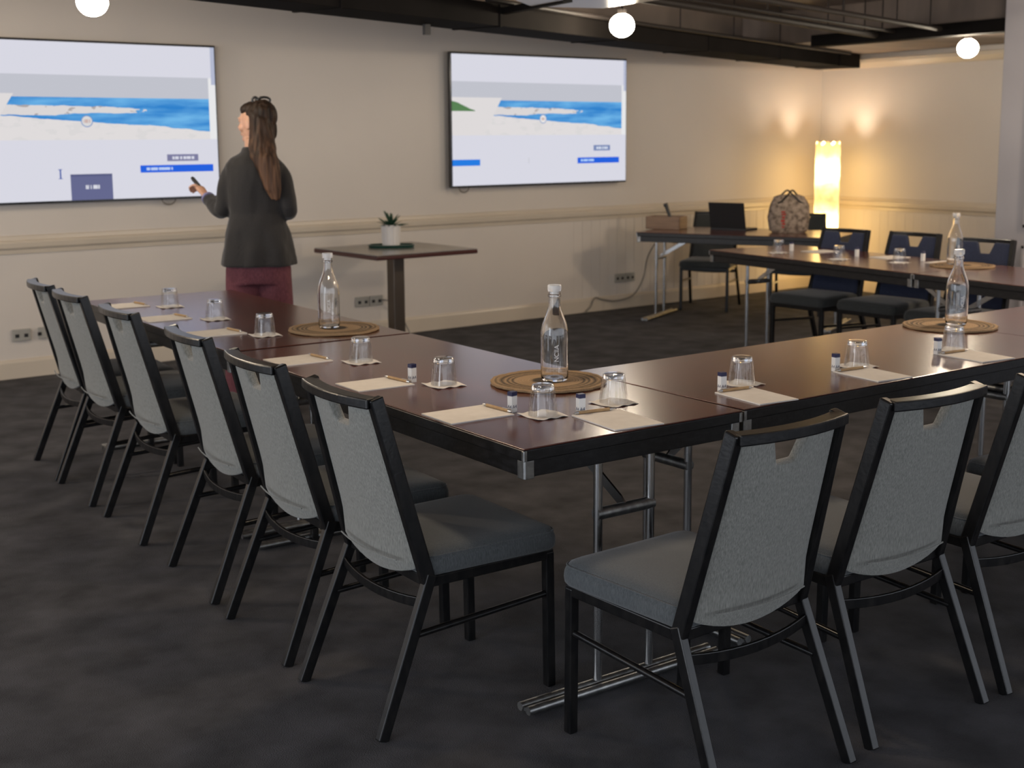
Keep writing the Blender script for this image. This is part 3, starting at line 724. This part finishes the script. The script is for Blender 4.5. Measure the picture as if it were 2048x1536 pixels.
for i in range(26):
    a = i*2.4; el = .25 + (i % 5)*.24; Ln = .10 + .04*random.random(); w = .011
    d = Vector((math.cos(a)*math.cos(el), math.sin(a)*math.cos(el), math.sin(el))); sd = Vector((-math.sin(a), math.cos(a), 0)); nn = d.cross(sd)
    rings = []
    for k, (f_, wf) in enumerate(((0, .7), (.3, 1), (.6, .75), (.85, .4), (1, .05))):
        p = Vector((0, 0, .125)) + d*Ln*f_ - Vector((0, 0, .02*f_*f_)); ww = w*wf
        rings.append([p+sd*ww, p+nn*.004*wf, p-sd*ww, p-nn*.004*wf])
    lf.rings(rings)
lf.build('foliage', M['leaf'], pp, smooth=True)

# ---------------------------------------------------------------- wall sockets and cables
def socket(t0, z, label, n=1, w=.115):
    t = thing('wall_socket', label, 'socket', wp(t0, z, .013), TH, 'power sockets on the wall')
    for k in range(n):
        x = (k-(n-1)/2)*(w+.006)
        f = MB().box((x, -.005, 0), (w, .01, .075)).build('face_plate', M['outlet'], t, bevel=.003)
        for sx in (-.028, .028):
            MB().box((x+sx, -.011, -.004), (.024, .003, .022)).build('socket_holes', M['black'], f)
            MB().box((x+sx, -.011, .022), (.014, .004, .010)).build('switch', M['outlet'], f)
socket(2.86, .278, 'double power socket under the side table, with a plug in it', 2)
socket(5.48, .27, 'double power socket left of the far wall table legs', 2)
socket(.285, .275, 'power socket on the wall at the far left', 1)
socket(.425, .276, 'narrow socket half hidden by the farthest left chair', 1, .07)
c0 = wp(2.95, .285, .03)
tag(MB().tube([c0, c0+Vector((.05, -.03, -.01)), c0+Vector((.12, -.05, -.06)), c0+Vector((.16, -.06, -.16)), c0+Vector((.2, -.1, -.277))], .006, 8).build('power_cable', M['cable'], smooth=True), 'dark power cable plugged in behind the side table', 'cable')
def smoothpts(P, n=6):
    P = [Vector(p) for p in P]; out = []
    for i in range(len(P)-1):
        a, b, c, d = P[max(i-1, 0)], P[i], P[i+1], P[min(i+2, len(P)-1)]
        for k in range(n):
            t = k/n; out.append(.5*((2*b) + (-a+c)*t + (2*a-5*b+4*c-d)*t*t + (-a+3*b-3*c+d)*t**3))
    return out + [P[-1]]
tag(MB().tube(smoothpts([wp(5.66, .62, .25), wp(5.66, .45, .12), wp(5.66, .25, .06), wp(5.55, .11, .05), wp(5.35, .075, .045), wp(5.2, .10, .04), wp(5.11, .12, .04), wp(5.06, .05, .045), wp(5.0, .012, .05)]), .006, 8).build('power_cable', M['cable'], smooth=True), 'pale cable hanging from the far wall table down to the skirting', 'cable')

# ---------------------------------------------------------------- things on the far wall table
bz = math.atan2(fd.y, fd.x)
M['kraftbox'] = noisy(mat('tan_board', (.22, .14, .09), .6), (.20, .125, .08), (.26, .165, .105), (6, 6, 60), 3)
tb = thing('storage_box', 'tan open box holding a black handset on the far wall table', 'box', (5.44, 5.505, H), bz)
bb = MB()
bb.boxb((-.15, -.09, 0), (.15, .09, .005))
for q in ((-.15, -.09, .15, -.084), (-.15, .084, .15, .09)): bb.boxb((q[0], q[1], 0), (q[2], q[3], .105))
for q in ((-.15, -.09, -.144, .09), (.144, -.09, .15, .09)): bb.boxb((q[0], q[1], 0), (q[2], q[3], .105))
bb.build('box_body', M['kraftbox'], tb)
hs = thing('handset', 'black handset leaning out of the tan box', 'handset', (5.455, 5.49, H+.02), bz)
MB().tube([(.03, 0, .0), (.0, 0, .10), (-.035, 0, .19)], [.016, .014, .018], 10).build('handset_body', M['black'], hs, smooth=True)
MB().ell((-.03, -.018, .175), (.016, .006, .016), 10, 8).build('earpiece', M['black'], hs, smooth=True)
lp = thing('laptop', 'open black laptop facing away on the far wall table', 'laptop', (5.78, 5.06, H), -1.25)
MB().boxb((-.16, -.11, 0), (.16, .11, .016)).build('keyboard_base', M['black'], lp, bevel=.003)
MB().box((0, 0, 0), (.32, .008, .225), mtx=Matrix.Translation((0, -.125, .118)) @ Matrix.Rotation(.22, 4, 'X')).build('lid', M['black'], lp, bevel=.003)
M['bagcloth'] = noisy(mat('printed_bag_cloth', (.3, .25, .2), .8), (.10, .07, .05), (.31, .24, .185), (32, 32, 32), 6, stops=(.35, .6))
M['redprint'] = mat('red_print', (.35, .03, .02), .7)
bg = thing('shopping_bag', 'patterned beige shopping bag with black handles and red print on the far wall table', 'bag', (5.875, 4.55, H), -YAW)
bgm = MB(); bgm.loft([(0, 0, .0, .125, .085), (0, 0, .02, .150, .10), (-.003, 0, .12, .165, .10), (.005, 0, .22, .155, .075), (.0, 0, .285, .12, .035), (0, 0, .30, .08, .018)], 28, 2.6)
bag = bgm.build('bag_body', M['bagcloth'], bg, smooth=True)
for s in (-1, 1):
    MB().tube(smoothpts([(s*.10, -.05+.0, .235), (s*.07, -.055, .25), (s*.02, -.04, .30), (-s*.02, -.02, .335), (-s*.06, 0, .30), (-s*.09, .02, .275)]), .007, 8).build('handle', M['black'], bg, smooth=True)
rp = MB()
for i, (x, z, w, h) in enumerate(((-.065, .17, .028, .012), (-.06, .15, .034, .012), (-.062, .127, .022, .016), (-.066, .10, .03, .018), (-.06, .075, .024, .016), (-.064, .05, .018, .012))):
    rp.box((x, -.0965+.0, z), (w, .006, h))
rp.build('red_print', M['redprint'], bag)

# ---------------------------------------------------------------- floor lamp
fl_ = thing('floor_lamp', 'tall glowing yellow wicker column lamp in the far corner', 'lamp', (7.66, 5.72, 0))
def shade_mat():
    m = bpy.data.materials.new('glowing_wicker'); m.use_nodes = True; nt = m.node_tree; N = nt.nodes; L = nt.links; b = N['Principled BSDF']
    b.inputs['Base Color'].default_value = (.6, .4, .16, 1); b.inputs['Roughness'].default_value = .8
    tc = N.new('ShaderNodeTexCoord'); mp = N.new('ShaderNodeMapping'); mp.inputs['Scale'].default_value = (14, 14, 14); L.new(tc.outputs['Object'], mp.inputs[0])
    n = N.new('ShaderNodeTexNoise'); n.inputs['Scale'].default_value = 1; n.inputs['Detail'].default_value = 5; L.new(mp.outputs[0], n.inputs['Vector'])
    sp = N.new('ShaderNodeSeparateXYZ'); L.new(tc.outputs['Object'], sp.inputs[0])
    # two bulbs stand inside the column: brighter bands at their heights
    tot = None
    for zc, amp in ((1.16, 1.0), (.66, 1.0), (.2, .8)):
        s1 = N.new('ShaderNodeMath'); s1.operation = 'SUBTRACT'; L.new(sp.outputs[2], s1.inputs[0]); s1.inputs[1].default_value = zc
        p = N.new('ShaderNodeMath'); p.operation = 'POWER'; L.new(s1.outputs[0], p.inputs[0]); p.inputs[1].default_value = 2
        q = N.new('ShaderNodeMath'); q.operation = 'MULTIPLY'; L.new(p.outputs[0], q.inputs[0]); q.inputs[1].default_value = -70
        ex = N.new('ShaderNodeMath'); ex.operation = 'EXPONENT'; L.new(q.outputs[0], ex.inputs[0])
        am = N.new('ShaderNodeMath'); am.operation = 'MULTIPLY'; L.new(ex.outputs[0], am.inputs[0]); am.inputs[1].default_value = amp
        if tot is None: tot = am.outputs[0]
        else:
            ad = N.new('ShaderNodeMath'); ad.operation = 'ADD'; L.new(tot, ad.inputs[0]); L.new(am.outputs[0], ad.inputs[1]); tot = ad.outputs[0]
    st_ = N.new('ShaderNodeMath'); st_.operation = 'MULTIPLY_ADD'; L.new(tot, st_.inputs[0]); st_.inputs[1].default_value = 8.0; st_.inputs[2].default_value = 1.1
    nn = N.new('ShaderNodeMath'); nn.operation = 'MULTIPLY_ADD'; L.new(n.outputs['Fac'], nn.inputs[0]); nn.inputs[1].default_value = 1.5; nn.inputs[2].default_value = .3
    fin = N.new('ShaderNodeMath'); fin.operation = 'MULTIPLY'; L.new(st_.outputs[0], fin.inputs[0]); L.new(nn.outputs[0], fin.inputs[1])
    b.inputs['Emission Color'].default_value = (1, .64, .22, 1); L.new(fin.outputs[0], b.inputs['Emission Strength'])
    return m
sh = MB(); R = .113
outer = [(R, .06), (R, 1.42)]; rings = []
for k in range(19):
    z = .06 + 1.36*k/18; rings.append([((R+.003*math.sin(9*a+z*30))*math.cos(a), (R+.003*math.sin(9*a+z*30))*math.sin(a), z + (.02*math.sin(7*a) if k == 18 else 0)) for a in [2*PI*i/48 for i in range(48)]])
for k in range(19):
    z = 1.42 - 1.36*k/18; rings.append([((R-.006)*math.cos(a), (R-.006)*math.sin(a), z + (.02*math.sin(7*a) if k == 0 else 0)) for a in [2*PI*i/48 for i in range(48)]])
rings.append(rings[0]); sh.rings(rings, cap=False); bmesh.ops.remove_doubles(sh.bm, verts=sh.bm.verts, dist=.0001)
sh.build('lamp_shade', shade_mat(), fl_, smooth=True)
MB().lathe([(.001, 0), (.12, 0), (.12, .02), (.02, .03), (.001, .03)], 32).build('base', M['pipe'], fl_, smooth=True)
MB().tube([(0, 0, .03), (0, 0, 1.1)], .008, 8).build('pole', M['pipe'], fl_, smooth=True)
MB().ell((0, 0, 1.16), (.03, .03, .04), 14, 10).build('bulb', emis('lit_bulb', (1, .8, .55), 20), fl_, smooth=True)
l_ = lamp('floor_lamp_top_light', 'POINT', (7.66, 5.72, 1.36), 14.0, (1.0, .90, .74), .03)

# ---------------------------------------------------------------- person
PO = Vector((1.082, 3.977, 0)); pz = -YAW + .12
pe = MB()
# local frame: x to her right, y forward (towards the screens)
pe.loft([(0, 0, .86, .15, .105), (0, 0, .98, .155, .11), (0, .0, 1.12, .125, .09), (0, 0, 1.25, .130, .09), (0, 0, 1.34, .125, .075), (0, -.005, 1.39, .08, .06), (0, 0, 1.44, .052, .055), (0, .01, 1.50, .05, .052)], 24)
for s in (-1, 1):
    pe.tube([(s*.085, 0, .9), (s*.09, .005, .70), (s*.09, .0, .48), (s*.092, -.015, .28), (s*.092, -.02, .09)], [.088, .078, .056, .052, .036], 16)
    pe.ell((s*.092, .04, .045), (.042, .11, .04))
arms = {-1: [(-.115, .0, 1.325), (-.150, .01, 1.25), (-.180, .03, 1.125), (-.235, .12, 1.145), (-.285, .20, 1.185)],
        1: [(.118, .0, 1.325), (.158, -.02, 1.25), (.170, -.03, 1.125), (.140, .09, 1.12), (.08, .20, 1.13)]}
AR = [.040, .038, .034, .031, .023]
for s in (-1, 1): pe.tube(smoothpts(arms[s], 4), [AR[min(int(i/4), 4)]*(1-(i % 4)/4) + AR[min(int(i/4)+1, 4)]*((i % 4)/4) for i in range(17)], 14)
# head turned left: ht = facing of the face
hq = Matrix.Rotation(.98, 3, 'Z'); hc = Vector((.018, .012, 1.580))
def hp(x, y, z): return hc + hq @ Vector((x, y, z))
head = [(.0, .0, .02, .076, .098, .108), ]
pe2 = MB(); pe2.ell((0, .0, .022), (.075, .094, .092)); pe2.ell((0, .028, -.035), (.056, .068, .075)); pe2.ell((0, .075, -.085), (.022, .022, .018))
pe2.tube([(0, .093, .02), (0, .106, -.005), (0, .116, -.022), (0, .100, -.03)], [.008, .010, .013, .010], 10)
pe2.ell((0, .096, -.052), (.022, .010, .006)); pe2.ell((0, .094, -.062), (.019, .010, .006))
for s in (-1, 1):
    pe2.ell((s*.078, .0, -.01), (.008, .018, .030)); pe2.ell((s*.030, .088, .010), (.013, .008, .007)); pe2.ell((s*.034, .082, .026), (.022, .010, .007)); pe2.ell((s*.038, .062, -.025), (.025, .028, .024))
mt = Matrix.Translation(hc) @ hq.to_4x4()
for v in pe2.bm.verts: v.co = mt @ v.co
tmp = bpy.data.meshes.new('t'); pe2.bm.to_mesh(tmp); pe.bm.from_mesh(tmp); pe2.bm.free()
# hands: palm plus five fingers each
def hand(mb, wrist, d, up, thumb, curl):
    d = Vector(d).normalized(); up = Vector(up); sd = d.cross(up).normalized(); up = sd.cross(d).normalized(); w = Vector(wrist)
    mb.tube([w, w+d*.03, w+d*.07, w+d*.085], [.021, .026, .030, .026], 14, .5)
    for k, (off, ln) in enumerate(((-.030, .058), (-.010, .068), (.010, .072), (.029, .066))):
        p = w + d*.078 + sd*off*.9; pts = [p]; a = 0; q = p
        for j, f_ in enumerate((.45, .33, .25)):
            a += curl; dd = d*math.cos(a) - up*math.sin(a); q = q + dd*ln*f_*1.0; pts.append(q)
        mb.tube(pts, [.0085, .008, .0072, .0058], 8)
    p = w + d*.025 + sd*.024*thumb; dd = (d*.7 + sd*thumb*.6 - up*.35).normalized()
    mb.tube([p, p+dd*.035, p+dd*.055+d*.008, p+dd*.062+d*.022], [.012, .010, .009, .007], 8)
lw = arms[-1][-1]; ld = (Vector(arms[-1][-1]) - Vector(arms[-1][-2])).normalized()
hd = (ld + Vector((-.10, -.05, .25))).normalized()
hand(pe, lw, hd, (.75, 0, .6), 1, .62)
rd_ = (Vector(arms[1][-1]) - Vector(arms[1][-2])).normalized()
hand(pe, arms[1][-1], rd_, (0, 0, 1), -1, .35)
person = pe.build('person', M['skin'], None, loc=PO, rz=pz)
bake(person, ('REMESH', dict(mode='VOXEL', voxel_size=.0055)), ('SMOOTH', dict(factor=.5, iterations=2)))
tag(person, 'standing person in charcoal jacket and burgundy trousers seen from behind, pointing a remote', 'person')
# jacket
jk = MB()
jk.loft([(0, -.01, .815, .205, .150), (0, -.01, .90, .190, .142), (0, 0, .99, .176, .130), (0, 0, 1.10, .140, .104), (0, 0, 1.20, .160, .112), (0, 0, 1.30, .166, .110), (0, -.004, 1.36, .160, .098), (0, -.006, 1.395, .125, .082), (0, -.002, 1.425, .072, .068), (0, .0, 1.455, .060, .062)], 40, 2.3)
sl = {-1: [(-.108, .0, 1.325), (-.134, .005, 1.285), (-.155, .008, 1.22), (-.182, .03, 1.115), (-.228, .11, 1.135), (-.268, .175, 1.168)],
      1: [(.112, .0, 1.325), (.142, -.01, 1.285), (.160, -.022, 1.22), (.174, -.03, 1.11), (.145, .09, 1.115), (.09, .18, 1.125)]}
SR = [.060, .056, .052, .048, .043, .036]
for s in (-1, 1):
    P = smoothpts(sl[s], 4); jk.tube(P, [SR[min(i//4, 5)]*(1-(i % 4)/4) + SR[min(i//4+1, 5)]*((i % 4)/4) for i in range(len(P))], 18)
jo = jk.build('jacket', M['jacket'], person)
bake(jo, ('REMESH', dict(mode='VOXEL', voxel_size=.007)), ('SMOOTH', dict(factor=.5, iterations=9)))
for v in jo.data.vertices:      # folds and vents of the cloth
    c = v.co; n = noise.noise(Vector((c.x*9, c.y*9, c.z*5)))*.010 + noise.noise(Vector((c.x*26, c.y*26, c.z*13)))*.0035
    if c.z < 1.04:
        k_ = .008*math.sin(math.atan2(c.y, c.x)*7+.6)*min(1, (1.04-c.z)/.12); rr_ = math.hypot(c.x, c.y) or 1
        v.co += Vector((c.x/rr_*k_, c.y/rr_*k_, 0))
    v.co += Vector((v.normal.x, v.normal.y, v.normal.z*.3))*n
cu = MB(); cu.tube([Vector(sl[-1][-1])-Vector((0, .004, 0)), Vector(sl[-1][-1])+ld*.018], [.0385, .036], 18); cu.build('sleeve_lit_edge', M['sleeve_glow'], person, smooth=True)  # ring at the sleeve end, coloured as light from the screen
MB().ell((.0, -.118, .60), (.0, .0, .0)) if False else None
tr = MB()
tr.loft([(0, .0, .72, .165, .120), (0, 0, .86, .168, .125), (0, 0, 1.0, .150, .110)], 32, 2.2)
for s in (-1, 1): tr.tube([(s*.078, 0, .80), (s*.090, .0, .62), (s*.098, -.004, .45), (s*.102, -.008, .25), (s*.104, -.008, .035)], [.094, .094, .092, .096, .104], 22)
to_ = tr.build('trousers', M['trousers'], person)
bake(to_, ('REMESH', dict(mode='VOXEL', voxel_size=.008)), ('SMOOTH', dict(factor=.5, iterations=3)))
for v in to_.data.vertices:
    c = v.co; v.co += v.normal*(noise.noise(Vector((c.x*14, c.y*14, c.z*3)))*.010)
for s in (-1, 1):
    MB().ell((s*.095, .05, .038), (.045, .125, .038), 18, 12).build('shoe', M['black'], person, smooth=True)
# hair
def hair_mat():
    m = mat('long_brown_hair', (.03, .015, .008), .6, 0, Specular_IOR_Level=.25); nt = m.node_tree; N = nt.nodes; L = nt.links; b = N['Principled BSDF']
    tc = N.new('ShaderNodeTexCoord'); mp = N.new('ShaderNodeMapping'); mp.inputs['Scale'].default_value = (60, 60, 3); L.new(tc.outputs['Object'], mp.inputs[0])
    n = N.new('ShaderNodeTexNoise'); n.inputs['Scale'].default_value = 1; n.inputs['Detail'].default_value = 4; L.new(mp.outputs[0], n.inputs['Vector'])
    sp = N.new('ShaderNodeSeparateXYZ'); L.new(tc.outputs['Object'], sp.inputs[0])
    mr = N.new('ShaderNodeMapRange'); L.new(sp.outputs[2], mr.inputs[0]); mr.inputs[1].default_value = 1.62; mr.inputs[2].default_value = 1.22
    ra_ = N.new('ShaderNodeValToRGB'); L.new(n.outputs['Fac'], ra_.inputs[0]); ra_.color_ramp.elements[0].color = (.010, .006, .004, 1); ra_.color_ramp.elements[1].color = (.045, .024, .014, 1)
    rb = N.new('ShaderNodeValToRGB'); L.new(n.outputs['Fac'], rb.inputs[0]); rb.color_ramp.elements[0].color = (.04, .018, .009, 1); rb.color_ramp.elements[1].color = (.17, .085, .045, 1)
    for q in (ra_, rb): q.color_ramp.elements[0].position = .35; q.color_ramp.elements[1].position = .7
    mx = N.new('ShaderNodeMix'); mx.data_type = 'RGBA'; L.new(mr.outputs[0], mx.inputs[0]); L.new(ra_.outputs[0], mx.inputs[6]); L.new(rb.outputs[0], mx.inputs[7]); L.new(mx.outputs[2], b.inputs['Base Color'])
    bp = N.new('ShaderNodeBump'); bp.inputs['Strength'].default_value = .6; bp.inputs['Distance'].default_value = .006; L.new(n.outputs['Fac'], bp.inputs['Height']); L.new(bp.outputs[0], b.inputs['Normal'])
    return m
ha = MB(); tmpb = MB()
tmpb.ell((0, -.036, .036), (.079, .084, .088), 24, 16); tmpb.ell((.045, -.045, -.03), (.036, .045, .08)); tmpb.ell((-.03, -.06, -.03), (.036, .035, .07)); tmpb.ell((0, .024, .070), (.072, .062, .044)); tmpb.ell((0, -.01, .05), (.080, .06, .05))
for v in tmpb.bm.verts: v.co = mt @ v.co
tmp2 = bpy.data.meshes.new('t2'); tmpb.bm.to_mesh(tmp2); ha.bm.from_mesh(tmp2); tmpb.bm.free()
ha.loft([(.115, -.150, 1.175, .022, .012), (.105, -.147, 1.23, .044, .020), (.088, -.138, 1.32, .058, .026), (.060, -.122, 1.40, .072, .034), (.050, -.085, 1.46, .072, .048), (.050, -.058, 1.54, .064, .054), (.044, -.040, 1.60, .060, .060), (.022, -.02, 1.64, .055, .056)], 24)
ho = ha.build('hair', hair_mat(), person)
bake(ho, ('REMESH', dict(mode='VOXEL', voxel_size=.006)), ('SMOOTH', dict(factor=.5, iterations=3)))
for v in ho.data.vertices:
    c = v.co; v.co += v.normal*(noise.noise(Vector((c.x*60, c.y*60, c.z*5)))*.006)
bw = MB()
pc = Vector((.03, .0, 1.700))
for sx in (1, -.45):
    q = [pc + Vector((sx*(.052*(1-math.cos(k*2*PI/12))/2*1.25), -.012, .016*math.sin(k*2*PI/12))) for k in range(13)]
    bw.tube(q, .0065, 8)
bw.ell(pc, (.018, .016, .016), 12, 8); bw.build('hair_bow', M['black'], person, smooth=True)
rq = Vector(lw) + hd*.078; rmt = person.matrix_world
# remote held in the raised hand
bpy.context.view_layer.update()
mw = person.matrix_world
c0 = mw @ (Vector(lw) + hd*.085 - Vector((0, 0, 0)) + Vector((-.004, .004, .010)))
dvec = (mw.to_3x3() @ (hd*.4 + Vector((-.55, .3, .65)))).normalized()
rm = MB(); rm.tube([c0 - dvec*.04, c0 + dvec*.05, c0 + dvec*.062], [.011, .011, .008], 12)
tag(rm.build('presentation_remote', M['black'], None, smooth=True), 'small black remote held up in the standing person\'s left hand', 'remote')
